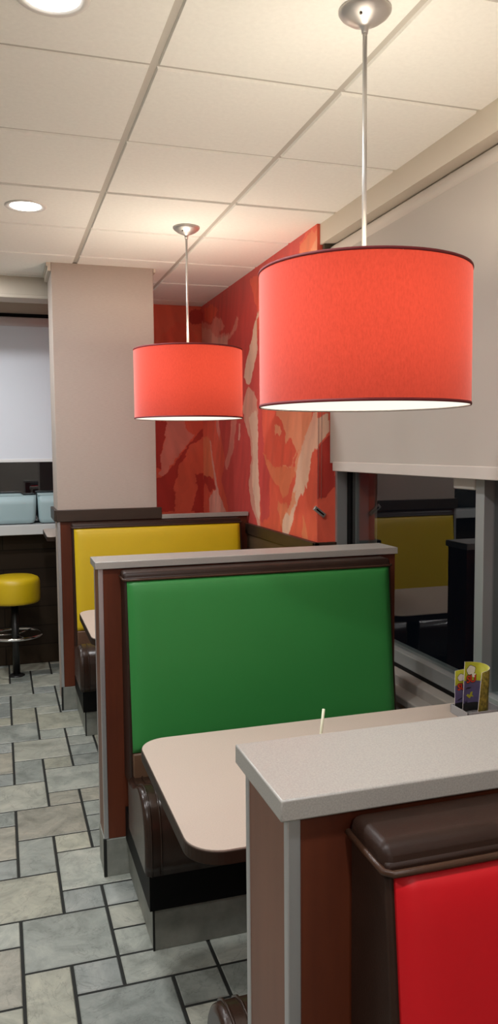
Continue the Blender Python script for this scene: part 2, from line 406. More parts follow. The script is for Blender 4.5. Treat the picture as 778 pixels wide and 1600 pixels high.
MURAL_RIGHT = [
    ('D', [(6.272, 3.048), (4.798, 3.016), (4.883, 1.916), (5.095, 1.191), (6.530, 1.075)]),
    ('R', [(6.332, 1.891), (5.827, 1.873), (5.672, 1.593), (5.761, 1.424), (5.529, 1.156), (6.425, 1.083)]),
    ('O', [(6.339, 1.770), (6.122, 1.766), (6.038, 1.578), (5.977, 1.440), (6.115, 1.424), (6.355, 1.465)]),
    ('DD', [(6.416, 1.451), (6.355, 1.465), (6.023, 1.427), (5.936, 1.349), (6.120, 1.317), (6.259, 1.407), (6.363, 1.304), (6.321, 1.147), (6.443, 1.138)]),
    ('P', [(6.123, 1.743), (6.077, 1.730), (6.015, 1.590), (5.911, 1.419), (5.850, 1.330), (5.647, 1.185), (6.128, 1.149), (6.160, 1.267), (6.027, 1.321), (5.936, 1.349), (6.019, 1.509)]),
    ('P2', [(5.484, 1.882), (5.354, 1.877), (5.435, 1.659), (5.554, 1.551), (5.635, 1.506), (5.673, 1.571), (5.549, 1.680)]),
    ('P', [(5.301, 1.829), (5.258, 1.827), (5.279, 1.730), (5.323, 1.721)]),
    ('P2', [(5.912, 1.899), (5.826, 1.895), (5.788, 1.782), (5.812, 1.727), (5.893, 1.830)]),
    ('P2', [(6.648, 2.748), (6.243, 2.674), (6.012, 2.628), (5.878, 2.674), (5.713, 2.615), (5.635, 2.550), (5.799, 2.530), (5.558, 2.486), (5.566, 2.286), (6.308, 2.364), (6.445, 2.621)]),
    ('P', [(6.392, 2.661), (6.014, 2.583), (5.843, 2.503), (5.559, 2.475), (5.566, 2.286), (6.211, 2.353)]),
    ('P2', [(5.331, 2.586), (5.271, 2.546), (5.370, 2.480), (5.560, 2.444), (5.559, 2.480), (5.425, 2.508)]),
    ('DD', [(6.590, 2.826), (6.288, 2.752), (6.242, 2.686), (6.439, 2.716), (6.637, 2.759)]),
    ('R', [(6.238, 2.779), (6.005, 2.785), (5.792, 2.704), (6.011, 2.650), (6.195, 2.679)]),
    ('C', [(4.732, 2.689), (4.831, 2.589), (4.901, 2.489), (5.014, 2.372), (5.116, 2.238), (5.169, 2.144), (5.070, 2.087), (5.021, 2.093), (4.954, 2.202), (4.843, 2.322), (4.795, 2.500), (4.690, 2.645)]),
    ('C2', [(5.070, 2.077), (4.990, 2.051), (4.882, 1.982), (4.704, 1.939), (4.705, 1.883), (5.211, 1.906), (5.156, 2.024)]),
    ('C2', [(5.209, 1.952), (5.161, 1.839), (5.031, 1.707), (5.018, 1.599), (5.053, 1.509), (5.089, 1.408), (5.042, 1.290), (4.931, 1.204), (4.826, 1.054), (4.796, 1.057), (4.832, 1.213), (4.850, 1.341), (4.863, 1.466), (4.875, 1.600), (4.871, 1.772), (4.889, 1.935)]),
    ('C', [(5.076, 1.866), (4.989, 1.707), (4.979, 1.599), (5.014, 1.500), (4.985, 1.373), (4.884, 1.208), (4.832, 1.213), (4.850, 1.341), (4.863, 1.466), (4.875, 1.600), (4.871, 1.772), (4.899, 1.916)]),
    ('R', [(4.875, 2.501), (3.872, 2.876), (3.878, 1.097), (4.828, 0.978), (4.845, 1.406), (4.880, 1.661)]),
    ('D', [(4.868, 2.417), (4.706, 2.394), (4.796, 1.828), (4.747, 1.635), (4.647, 1.497), (4.652, 1.249), (4.810, 1.169), (4.854, 1.405), (4.880, 1.661)]),
    ('O', [(4.773, 1.644), (4.596, 1.563), (4.453, 1.557), (4.230, 1.561), (4.189, 1.525), (4.274, 1.462), (4.319, 1.399), (4.409, 1.378), (4.478, 1.430), (4.647, 1.497)]),
    ('O2', [(4.539, 2.103), (3.874, 2.152), (3.949, 1.827), (4.105, 1.695), (4.252, 1.561), (4.407, 1.558), (4.359, 1.759), (4.519, 1.866)]),
    ('R', [(4.640, 1.871), (4.519, 1.866), (4.426, 1.831), (4.359, 1.759), (4.382, 1.690), (4.271, 1.731), (4.187, 1.644), (4.252, 1.565), (4.430, 1.562), (4.584, 1.579), (4.534, 1.644), (4.694, 1.710), (4.743, 1.826)]),
    ('O2', [(4.556, 1.796), (4.484, 1.801), (4.427, 1.769), (4.473, 1.738), (4.545, 1.748)]),
    ('O', [(4.503, 1.341), (4.342, 1.351), (4.298, 1.261), (4.389, 1.167), (4.458, 1.217)]),
    ('C', [(3.875, 1.906), (3.959, 1.806), (4.045, 1.730), (4.126, 1.637), (4.189, 1.525), (4.210, 1.464), (4.253, 1.402), (4.298, 1.307), (4.411, 1.244), (4.412, 1.149), (4.322, 1.155), (4.233, 1.266), (4.180, 1.338), (4.148, 1.385), (4.113, 1.409), (4.091, 1.388), (4.043, 1.460), (4.018, 1.443), (3.988, 1.552), (3.950, 1.634), (3.840, 1.672)]),
    ('O2', [(3.987, 1.828), (3.959, 1.806), (4.045, 1.730), (4.126, 1.637), (4.189, 1.525), (4.220, 1.532), (4.167, 1.629), (4.085, 1.731)]),
    ('O2', [(4.253, 1.402), (4.190, 1.420), (4.201, 1.360), (4.298, 1.277), (4.365, 1.279), (4.298, 1.323)]),
    ('O', [(4.109, 1.143), (4.078, 1.294), (4.039, 1.246), (3.991, 1.156)]),
    ('R', [(5.037, 2.763), (4.703, 2.761), (4.706, 2.619), (4.851, 2.533), (4.961, 2.667)]),
    ('D', [(4.702, 2.794), (4.117, 2.781), (4.091, 2.712), (4.669, 2.711)]),
    ('O', [(4.117, 2.771), (4.011, 2.793), (3.719, 2.789), (3.719, 2.453), (4.119, 2.529)]),
    ('O2', [(4.012, 2.661), (3.980, 2.710), (3.885, 2.751), (3.719, 2.754), (3.719, 2.515), (4.012, 2.575)]),
]
MURAL_BACK = [
    ('B', [(0.743, 2.868), (1.647, 2.913), (1.635, 1.909), (0.721, 1.905)]),
    ('R', [(1.263, 2.533), (1.276, 2.591), (1.362, 2.641), (1.386, 2.683), (1.484, 2.664), (1.568, 2.554), (1.563, 2.149), (1.077, 2.142)]),
    ('DD', [(1.498, 2.788), (1.609, 2.793), (1.620, 2.687), (1.523, 2.671), (1.497, 2.717)]),
    ('B', [(0.728, 2.212), (1.639, 2.228), (1.623, 1.011), (0.701, 1.045)]),
    ('R', [(0.843, 2.214), (1.639, 2.228), (1.634, 1.830), (1.431, 1.626), (0.820, 1.160)]),
    ('DD', [(1.204, 1.913), (1.307, 1.890), (1.267, 1.711), (1.234, 1.520), (1.112, 1.486), (1.120, 1.913)]),
    ('P2', [(1.307, 1.914), (1.448, 1.914), (1.471, 1.806), (1.533, 1.788), (1.470, 1.710), (1.382, 1.602), (1.307, 1.507), (1.281, 1.447), (1.226, 1.460), (1.234, 1.532), (1.273, 1.711)]),
    ('DD', [(1.596, 1.830), (1.615, 1.854), (1.614, 1.782), (1.595, 1.758), (1.482, 1.686), (1.405, 1.541), (1.366, 1.409), (1.350, 1.167), (1.179, 1.160), (1.183, 1.425), (1.257, 1.447), (1.319, 1.507), (1.381, 1.578), (1.482, 1.710)]),
    ('B', [(1.482, 1.661), (1.614, 1.751), (1.610, 1.465), (1.540, 1.418), (1.513, 1.211), (1.363, 1.167), (1.366, 1.409)]),
    ('DD', [(1.541, 1.454), (1.610, 1.465), (1.606, 1.134), (1.493, 1.150), (1.539, 1.308)]),
]
MURAL_RETURN = [('C', [(1.568, 1.806), (1.598, 1.824), (1.669, 1.841), (1.669, 1.755), (1.612, 1.679), (1.566, 1.627)]), ('DD', [(1.566, 1.627), (1.703, 1.769), (1.703, 1.447), (1.627, 1.400), (1.566, 1.388)])]


# ---- right wall: solid mural section, header over the window, wall under the sill
w = MB()
w.box(XW + .001, 1.95, 3.871, YW + .2, 0, CEIL + .03)
w.box(XW + .016, 1.95, YF, 3.87, 2.712, CEIL + .03, mi=1)
w.box(1.66, 1.95, YF, 3.87, 0, .56)
wr = struct(w.build('wall_right', [M['wall'], M['header']]))
mural('wall_right_mural', (XW, 3.87, 1.0), (0, YW - 3.87, 0), (0, 0, CEIL + .008 - 1.0), 400, 300, MURAL_RIGHT, 'D', wr)
mural('wall_right_return', (XW, 3.87, 1.0), (.17, 0, 0), (0, 0, CEIL + .008 - 1.0), 30, 300, MURAL_RETURN, 'R', wr)

# ---- back wall
w = MB()
w.box(.62, XW + .3, YW + .001, YW + .2, 0, CEIL + .03)
w.box(XL, .62, YW + .001, YW + .2, 2.694, CEIL + .03, mi=1)
w.box(XL, .62, YW - .02, YW + .2, 0, 1.03, mi=2)
wb = struct(w.build('wall_back', [M['wall'], M['header'], M['plank']]))
mural('wall_back_mural', (.60, YW, 1.0), (XW - .60, 0, 0), (0, 0, CEIL + .008 - 1.0), 170, 300, MURAL_BACK, 'B', wb)
struct(MB().box(XL - .15, XL, YF - .15, YW + .2, -.05, CEIL + .03).build('wall_left', M['wall']))
struct(MB().box(XL, 1.95, YF - .15, YF, -.05, CEIL + .03).build('wall_front', M['wall']))

# ---- papered column with its ceiling moulding; soffit over the back window
w = MB()
w.box(.337, .973, 5.092, 5.45, 1.24, CEIL + .004, bevel=.004)
w.box(.345, .965, 5.25, 5.448, 0, 1.25)
wc = struct(w.build('wall_column', M['linen']))
struct(MB().box(.310, .336, 5.092, 5.45, CEIL - .022, CEIL).box(.318, .336, 5.092, 5.45, CEIL - .05, CEIL - .022)
       .box(.975, .990, 5.092, 5.45, CEIL - .025, CEIL).build('trim_1', M['header']))
w = MB(); w.box(XL, .40, 5.55, 5.72, 2.70, CEIL + .004); w.box(XL, .40, 5.545, 5.73, 2.676, 2.70, bevel=.003)
struct(w.build('trim_2', M['header']))
# brown rail on the mural wall, turning into the window reveal
w = MB()
w.box(1.572, 1.601, 3.845, 5.235, 1.093, 1.163, bevel=.003)
w.box(1.572, 1.70, 3.845, 3.872, 1.093, 1.163, bevel=.003)
struct(w.build('trim_3', M['darkwood']))
struct(MB().box(1.585, 1.602, 3.86, 5.235, 0, 1.092).box(1.585, 1.70, 3.86, 3.873, 0, 1.092).build('trim_4', M['tanwood']))

# ---- window_1: the big window on the right
f = MB()
f.box(1.702, 1.762, 3.846, 3.872, .64, 2.72, bevel=.002); f.box(1.79, 1.86, 3.79, 3.872, .64, 2.72)                      # jamb
f.box(1.727, 1.83, 2.548, 2.604, .645, 2.72, bevel=.002)                     # mullion
f.box(1.727, 1.83, .70, .756, .645, 2.72, bevel=.002)
f.box(1.735, 1.83, YF, 3.82, .660, .722, bevel=.003)                         # bottom rail
f.box(1.735, 1.83, YF, 3.82, 2.66, 2.72)                                      # head rail
w1 = struct(f.build('window_1', M['frame']))
for y0, y1 in ((2.600, 3.80), (.752, 2.552), (YF, .704)):
    MB().box(XG, XG + .006, y0, y1, .715, 2.665).build('pane', M['glass'], w1)
MB().box(1.731, 1.80, YF, 3.82, .644, .661).box(1.762, 1.79, 3.806, 3.872, .64, 2.72).build('gasket', M['black'], w1)
s = MB()
s.box(1.672, 1.80, YF, 3.84, .57, .645, bevel=.006, seg=3)
s.box(1.600, 1.70, YF, 3.84, .565, .600, bevel=.006, seg=3)
s.build('window_sill', M['sill'], w1)

# ---- window_2: the back window behind the blind
f = MB()
f.box(XL, .62, YW + .02, YW + .08, 1.03, 1.075); f.box(XL, .62, YW + .02, YW + .08, 2.66, 2.70)
f.box(.565, .62, YW + .02, YW + .08, 1.07, 2.67); f.box(-.95, -.90, YW + .02, YW + .08, 1.07, 2.67)
w2 = struct(f.build('window_2', M['blackmetal']))
MB().box(-.90, .566, YW + .05, YW + .056, 1.07, 2.665).build('pane', M['glass'], w2)
MB().box(XL, -.95, YW + .05, YW + .056, 1.07, 2.665).build('pane', M['glass'], w2)
MB().box(XL, .62, YW - .03, YW + .03, 2.672, 2.696).build('head_gap', M['black'], w2)  # solid black strip painted in as the shade of the gap under the header

# ================================================================== FURNITURE
def partition(x, y, depth, label, capx0=-.012, capx1=1.258, board=False):
    t = thing('booth_partition', label, 'partition', (x, y, 0), 'half-height partitions between the booths')
    L = 1.25
    MB().box(.016, L, 0, depth, .152, 1.2125).build('panel', M['wood'], t)
    MB().box(.0015, .016, .013, depth - .013, .152, 1.2125).build('end_panel', M['endwood'], t)
    for y0, y1 in ((-.002, .013), (depth - .013, depth + .002)):
        MB().box(0, .0175, y0, y1, .152, 1.2125, bevel=.0015).build('corner_trim', M['alu'], t)
    bt = MB().box(-.002, L, -.003, depth + .003, 0, .150, bevel=.002).build('base_tile', M['basetile'], t)
    MB().box(-.0035, .008, -.0045, .008, 0, .150).build('grout_edge', M['grout'], bt)
    MB().box(capx0, capx1, -.012, depth + .012, 1.212, 1.24, bevel=.0025).build('cap', M['stone'], t)
    if board:
        b = MB()
        b.box(-.006, .664, -.016, .0165, 1.214, 1.288, bevel=.003)
        b.box(-.018, .003, .0165, .37, 1.214, 1.288, bevel=.003)
        b.build('trim_board', M['darkwood'], t)
    return t

X1, X2, X3 = .320, .342, .334
Y1, Y2, Y3 = .872, 2.992, 5.076
partition(X1, Y1, .170, 'nearest half wall, grey stone cap in the foreground beside the red booth seat')
partition(X2, Y2, .150, 'middle half wall behind the green booth back, with a long grey stone cap')
partition(X3, Y3, .013, 'far half wall behind the yellow booth back, brown board under the column', capx0=.66, capx1=1.258, board=True)

def bench(x, y, colour, label, sy=-1, group='upholstered booth benches'):
    """sy=-1: seat comes towards the viewpoint from the partition face at y; +1: away from it"""
    t = thing('booth_bench', label, 'booth seat', (x, y, 0), group)
    q = lambda d: sy * d
    xa, xb = .083, 1.178
    def hx(x0, x1, d0b, d1b, d0t, d1t, z0, z1):   # d = distance out from the partition, at bottom / top
        p = [(x0, q(d0b), z0), (x1, q(d0b), z0), (x1, q(d1b), z0), (x0, q(d1b), z0),
             (x0, q(d0t), z1), (x1, q(d0t), z1), (x1, q(d1t), z1), (x0, q(d1t), z1)]
        return p
    bf = MB().hexa(hx(xa, xb, .002, .182, .002, .098, .40, 1.190), bevel=.006)
    bf.hexa(hx(xa - .003, xb + .003, .002, .102, .003, .090, 1.170, 1.208), bevel=.014, seg=4)
    bf = bf.build('back_frame', M['darkvinyl'], t)
    # welt cord along the top roll
    d1 = .104
    pts = [(xa - .003, q(.004), 1.184), (xa - .004, q(.06), 1.183), (xa - .003, q(d1 - .006), 1.181), (xa + .006, q(d1 + .001), 1.180)]
    pts += [(xa + .006 + (xb - xa - .012) * k / 20, q(d1 + .002), 1.180) for k in range(1, 21)]
    pts += [(xb + .003, q(d1 - .006), 1.181), (xb + .004, q(.06), 1.183), (xb + .003, q(.004), 1.184)]
    MB().tube(pts, .0045, 8).build('piping', M['leather'], bf)
    # coloured insert: pillowed sheet over the sloping front
    nx, nz = 40, 32; P = []
    x0, x1, z0, z1 = xa + .009, xb - .012, .548, 1.177
    def dep(z): return .182 + (.098 - .182) * (z - .40) / (1.190 - .40)
    for i in range(nz + 1):
        v = i / nz; z = z0 + (z1 - z0) * v; row = []
        for j in range(nx + 1):
            u = j / nx
            e = min(u, 1 - u) * (x1 - x0); e2 = min(v, 1 - v) * (z1 - z0)
            k = (1 - math.exp(-e / .016)) * (1 - math.exp(-e2 / .020))
            b = .004 + .011 * k + .006 * math.sin(math.pi * u) * math.sin(math.pi * v)
            row.append((x0 + (x1 - x0) * u, q(dep(z) + b), z))
        P.append(row)
    ip = MB().grid(P)
    rim = [P[0][j] for j in range(nx + 1)] + [P[i][nx] for i in range(1, nz + 1)] + [P[nz][j] for j in range(nx - 1, -1, -1)] + [P[i][0] for i in range(nz - 1, 0, -1)]
    back = [(a_, b_ - q(.012), c_) for a_, b_, c_ in rim]
    ip.loft([rim, back], caps=False, smooth=False)
    bmesh.ops.remove_doubles(ip.bm, verts=ip.bm.verts[:], dist=1e-5)
    ip.build('back_panel', colour, t)
    lo = MB().hexa(hx(xa + .008, xb - .010, dep(.41) - .01, dep(.41) + .009, dep(.545) - .01, dep(.545) + .009, .41, .545), bevel=.006)
    lo.build('lower_back', M['brownvinyl'], t)
    # seat cushion: front bolster, valley, flat seat; ends pulled in
    F = .535
    prof = [(F, .268), (F + .006, .32), (F + .007, .37), (F + .002, .415), (F - .010, .452), (F - .032, .486), (F - .062, .508), (F - .10, .520),
            (F - .14, .519), (F - .18, .507), (F - .215, .490), (F - .25, .474), (F - .30, .463), (.17, .458), (.17, .268)]
    cy = sum(p[0] for p in prof) / len(prof); cz = .38
    secs = [(.068, .90), (.070, .94), (.075, .972), (.083, .992), (.094, 1.0)]
    x_end = 1.235
    secs = secs + [(.118, 1.0), (.122, .994), (.126, 1.0), (.5, 1.0), (.9, 1.0), (1.3 - .1, 1.0), (x_end - .008, .995), (x_end, .97)]
    rings = [[(sx, q(cy + (d - cy) * sc), cz + (z - cz) * sc) for d, z in prof] for sx, sc in secs]
    cu = MB().loft(rings).build('seat_cushion', M['seatvinyl'], t)
    for sx in (.090, .122):
        pp = [(sx, q(cy + (d - cy) * 1.002), cz + (z - cz) * 1.002 + .001) for d, z in prof[:-1]]
        MB().tube(pp, .0035, 8).build('piping', M['seatvinyl'], cu)
    MB().hexa(hx(.083, 1.235, .002, F - .012, .002, F - .012, .144, .272)).build('seat_skirt', M['black'], t)
    bt = MB().hexa(hx(.095, 1.235, .002, F - .022, .002, F - .022, 0, .144), bevel=.002).build('base_tile', M['basetile'], t)
    MB().hexa(hx(.0935, .100, F - .027, F - .0205, F - .027, F - .0205, 0, .143)).build('grout_edge', M['grout'], bt)
    return t
bench(X1, Y1, M['red'], 'booth seat with bright red vinyl back in the bottom right corner')
bench(X2, Y2, M['green'], 'booth seat with green vinyl back and brown cushion behind the beige table')
bench(X3, Y3, M['yellow'], 'booth seat with yellow vinyl back at the far end under the column')
bench(X1, Y1 + .170, M['red'], 'brown booth seat behind the nearest half wall, rounded corner showing at bottom', sy=1)

def table(x, y, label):
    t = thing('booth_table', label, 'table', (x, y, 0), 'beige booth tables')
    W, D = 1.185, .725
    MB().prism(rrect(0, W, 0, D, .085, 10), .742, .770, bevel=.002).build('table_top', M['laminate'], t)
    MB().prism(rrect(-.003, W + .003, -.003, D + .003, .088, 10), .736, .766, bevel=.004).build('edge_band', M['edge'], t)
    for px in (.36, .86):
        l = MB().lathe([(.038, .03), (.038, .735)], 24, (px, D / 2)).box(px - .12, px + .12, D / 2 - .10, D / 2 + .10, .722, .737)
        l.build('leg', M['blackmetal'], t)
        MB().box(px - .035, px + .035, D / 2 - .28, D / 2 + .28, 0, .035, bevel=.012).build('foot', M['blackmetal'], t)
    return t
table(.378, 1.632, 'beige table with rounded corner in front of the green booth back')
table(.393, 3.700, 'beige table tip in front of the yellow booth back')

# ---- pendants
def pendant(x, y, ztop, label):
    t = thing('pendant_lamp', label, 'pendant lamp', (x, y, CEIL), 'red drum pendant lamps')
    zt = ztop - CEIL; zb = zt - .363; R = .286
    cn = MB().lathe([(.070, -.001), (.070, -.006), (.064, -.014), (.048, -.026), (.030, -.035), (.016, -.040), (.010, -.046), (.0085, -.060)], 40)
    cn.build('canopy', M['nickel'], t)
    MB().lathe([(.004, 0), (.004, .004), (.001, .005)], 10).build('set_screw', M['bronze'], t).location = (-.028, -.035, -.031)
    MB().lathe([(.0062, -.055), (.0062, zt - .025)], 16).build('rod', M['nickel'], t)
    sh = MB()
    n = 96; nz = 12
    rows = [[(R * math.cos(2 * math.pi * i / n), R * math.sin(2 * math.pi * i / n), zb + (zt - zb) * k / nz) for i in range(n)] for k in range(nz + 1)]
    sh.loft(rows, caps=False); sh = sh.build('lamp_shade', M['shade'], t)
    for z in (zt - .004, zb + .004):
        MB().lathe([(R - .002, z - .003), (R + .001, z - .004), (R + .002, z), (R + .001, z + .004), (R - .002, z + .003)], 96, cap0=False, cap1=False).build('shade_trim', M['shadetrim'], sh)
    MB().lathe([(.004, zb + .004), (R - .003, zb + .004), (R - .003, zb + .007), (.004, zb + .007)], 64).build('diffuser', M['diffuser'], t)
    sp = MB()
    for k in range(3):
        a_ = 2 * math.pi * k / 3 + .4
        sp.tube([(0, 0, zt - .030), (R * .5 * math.cos(a_), R * .5 * math.sin(a_), zt - .018), (R * math.cos(a_), R * math.sin(a_), zt - .006)], .0025, 6)
    sp.lathe([(.018, zt - .055), (.019, zt - .050), (.019, zt - .030), (.008, zt - .022)], 20)
    sp.lathe([(.008, zt - .030), (.037, zt - .032), (.038, zt - .036), (.018, zt - .040)], 32)  # unseen plate added to block the bulb and soften the ceiling hot spot
    sp.build('shade_carrier', M['nickel'], t)
    MB().lathe([(.012, zt - .055), (.016, zt - .060), (.030, zt - .080), (.034, zt - .100), (.028, zt - .122), (.010, zt - .134)], 24).build('bulb', M['bulb'], t)
    for nm, dz, e, rad in (('pendant_up', -.17, PEND_UP, .060),):
        ld = bpy.data.lights.new(nm, 'POINT'); ld.energy = e; ld.color = (1, .885, .74); ld.shadow_soft_size = rad
        o = bpy.data.objects.new(nm, ld); COL.objects.link(o); o.location = (x, y, ztop - .095)
    ld = bpy.data.lights.new('pendant_down', 'AREA'); ld.shape = 'DISK'; ld.size = .5; ld.energy = PEND_DOWN; ld.color = (1, .82, .62)
    o = bpy.data.objects.new('pendant_down', ld); COL.objects.link(o); o.location = (x, y, CEIL + zb + .012)
    return t
PEND_UP, PEND_DOWN, CAN = 27.5, 4.5, 15
pendant(.960, 1.990, 2.136, 'large near red drum pendant lamp in front of the blind')
pendant(.966, 4.116, 2.186, 'smaller looking far red drum pendant lamp over the yellow booth')

pendant(.955, -.140, 2.136, 'red drum pendant lamp beside the viewpoint, above the red booth')  # out of view, added to brighten the red seat and near ceiling

# ---- recessed downlights
def downlight(x, y, label):
    t = thing('downlight', label, 'ceiling light', (x, y, CEIL), 'recessed round ceiling downlights')
    MB().lathe([(.070, .002), (.078, -.004), (.092, -.005), (.097, -.001), (.097, .002)], 48, cap0=False, cap1=False).build('trim_ring', M['white'], t)
    MB().lathe([(.002, -.001), (.071, -.001), (.071, .004), (.002, .004)], 48).build('lens', M['lens'], t)
    ld = bpy.data.lights.new('downlight_beam', 'AREA'); ld.shape = 'DISK'; ld.size = .14; ld.energy = CAN; ld.color = (.97, .98, 1.0)
    o = bpy.data.objects.new('downlight_beam', ld); COL.objects.link(o); o.location = (x, y, CEIL - .008)
    return t
downlight(.165, 2.160, 'glowing round downlight at the top left edge of the ceiling')
downlight(.155, 3.975, 'glowing round downlight further back, left of the far pendant')
for k, (x, y) in enumerate([(.175, .319), (-1.045, .319), (-1.045, 2.149), (-1.045, 3.979), (.175, -1.5), (-.435, 5.199)]):  # added out of view to light the room; the last one brightens the back blind
    downlight(x, y, ['round downlight over the aisle beside the viewpoint', 'round downlight on the left, near the viewpoint', 'round downlight on the left, middle of its row', 'round downlight on the left, farthest of its row', 'round downlight behind the viewpoint', 'round downlight in front of the back window blind'][k])

# ---- bar stool
t = thing('bar_stool', 'yellow round bar stool with chrome foot ring at the left edge', 'stool', (.071, 5.99, 0))
r = .186
MB().lathe([(.05, .553), (r - .012, .555), (r - .003, .565), (r, .580), (r, .700), (r - .004, .718), (r - .014, .734), (r - .04, .745), (.06, .752), (.002, .753)], 64).build('seat', M['yellow'], t)
MB().lathe([(.10, .540), (.10, .552)], 32).lathe([(.026, .008), (.026, .545)], 24).build('post', M['blackmetal'], t)
RR = .192
ring = [(RR * math.cos(2 * math.pi * k / 64), RR * math.sin(2 * math.pi * k / 64), .312) for k in range(64)]
fr = MB().tube(ring, .011, 10, closed=True)
for k in range(3):
    a_ = 2 * math.pi * k / 3 + .9
    fr.tube([(.02 * math.cos(a_), .02 * math.sin(a_), .312), (RR * math.cos(a_), RR * math.sin(a_), .312)], .005, 8)
fr.build('foot_ring', M['chrome'], t)
MB().lathe([(.058, 0), (.058, .006), (.05, .010), (.03, .014)], 32).build('base_flange', M['blackmetal'], t)

# ---- counters at the back window, tubs
t = thing('window_counter', 'pale grey counter along the dark planked wall under the back window', 'counter', (0, 6.1, 0))
MB().box(XL + .01, .62, 0, .198, 1.034, 1.108, bevel=.004).build('counter_top', M['counter'], t)
t = thing('side_counter', 'beige counter corner poking out left of the brown board', 'counter', (.29, 5.46, 0))
MB().prism(rrect(0, .66, 0, .56, .03, 6), 1.058, 1.083, bevel=.003).build('counter_top', M['laminate'], t)
MB().prism(rrect(-.002, .662, -.002, .562, .032, 6), 1.050, 1.078).build('edge_band', M['edge'], t)
MB().box(.30, .36, .20, .36, 0, 1.05).build('leg', M['blackmetal'], t)
def tub(x, w, label):
    t = thing('storage_tub', label, 'tub', (x, 6.225, 1.108), 'pale blue tubs under the back blind')
    b = []
    for z, s_, d in ((.006, .86, .050), (.012, .92, .058), (.04, .970, .063), (.15, 1.0, .066), (.215, 1.0, .066)):
        b.append([(px * s_, py, z) for px, py in rrect(-w / 2, w / 2, -d, d, .03, 5)])
    MB().loft(b).build('tub_body', M['tub'], t)
    MB().hexa([(-w / 2, -.066, .215), (w * .32, -.066, .215), (w * .32, .066, .215), (-w / 2, .066, .215), (-w / 2, -.066, .231), (w * .27, -.066, .231), (w * .27, .066, .231), (-w / 2, .066, .231)], bevel=.003).build('lid_flap', M['tub'], t)
    MB().prism(rrect(-w / 2 + .03, w / 2 - .03, -.05, .05, .02, 5), 0, .008).build('tub_foot', M['tubdark'], t)  # thin black slab filling the gap between tub and counter
    return t
tub(.010, .49, 'wider pale blue tub, on the counter at the left edge')
tub(.425, .32, 'pale blue tub on the counter, half hidden by the column')

# ---- roller blinds
t = thing('roller_blind', 'beige roller blind over the big window behind the near pendant', 'blind', (1.66, 0, 0), 'roller blinds')
MB().box(0, .0012, YF + .3, 3.84, 1.585, 2.665).build('cloth', M['blind'], t)
MB().box(-.005, .006, YF + .3, 3.80, 1.543, 1.592, bevel=.004).build('hem_bar', M['blindhem'], t)
rl = MB(); n = 28
rl.loft([[(.032 + .042 * math.cos(2 * math.pi * k / n), y, 2.664 + .042 * math.sin(2 * math.pi * k / n)) for k in range(n)] for y in (YF + .3, 3.835)])
rl.build('roller', M['blindtube'], t)
MB().box(-.035, .075, 3.838, 3.862, 2.64, 2.712, bevel=.004).build('bracket', M['bronze'], t)
ch = MB()
for xo in (-.052, -.034):
    zz = [1.395 + (2.66 - 1.395) * k / 420 for k in range(421)]
    ch.tube([(xo - .012 * (1 - (z - 1.395) / 1.265) , 3.852, z) for z in zz], [.0021 if k % 2 else .0009 for k in range(421)], 6)
ch.build('bead_chain', M['chain'], t)
cl = MB().box(-.038, .038, -.008, .008, -.012, .012, bevel=.003).box(-.024, .028, -.0095, -.007, -.004, .004, mi=1); cl = cl.build('chain_clip', [M['nickel'], M['black']], t)
cl.location = (1.606 - 1.66, 3.858, 1.327); cl.rotation_euler = (0, math.radians(38), 0)
t = thing('roller_blind', 'white roller blind half lowered over the back window at left', 'blind', (0, 6.285, 0), 'roller blinds')
MB().box(XL + .02, .60, 0, .0012, 1.585, 2.64).build('cloth', M['backblind'], t)
MB().box(XL + .02, .60, -.006, .006, 1.575, 1.600, bevel=.003).build('hem_bar', M['hem'], t)
rl = MB()
rl.loft([[(x, .004 + .034 * math.cos(2 * math.pi * k / n), 2.634 + .034 * math.sin(2 * math.pi * k / n)) for k in range(n)] for x in (XL + .02, .60)])
rl.build('roller', M['hem'], t)

# ---- little white window sensor below the blind
t = thing('window_sensor', 'small white box on the glass just under the beige blind', 'sensor', (1.748, 2.70, 1.51))
MB().box(-.014, .019, -.075, .075, -.014, .05, bevel=.008, seg=3).build('sensor_body', M['white'], t)

# ---- caddy with two folded activity menus
t = thing('menu_caddy', 'small grey caddy at the wall end of the beige table', 'caddy', (1.49, 2.222, .770))
k = MB()
k.box(-.068, .068, -.052, .052, .001, .005)
for b in ((-.068, -.064, -.052, .052), (.064, .068, -.052, .052), (-.068, .068, -.052, -.048), (-.068, .068, .048, .052)):
    k.box(*b, .005, .030, bevel=.001)
k.build('caddy_body', M['holder'], t)
def bez(P, n):
    """Catmull-Rom through plan points"""
    out = []; P = [P[0]] + P + [P[-1]]
    for i in range(1, len(P) - 2):
        for k in range(n):
            s_ = k / n; a_, b_, c_, d_ = P[i - 1], P[i], P[i + 1], P[i + 2]
            out.append(tuple(.5 * (2 * b_[j] + (c_[j] - a_[j]) * s_ + (2 * a_[j] - 5 * b_[j] + 4 * c_[j] - d_[j]) * s_ ** 2 + (3 * b_[j] - a_[j] - 3 * c_[j] + d_[j]) * s_ ** 3) for j in (0, 1)))
    return out + [P[-2]]
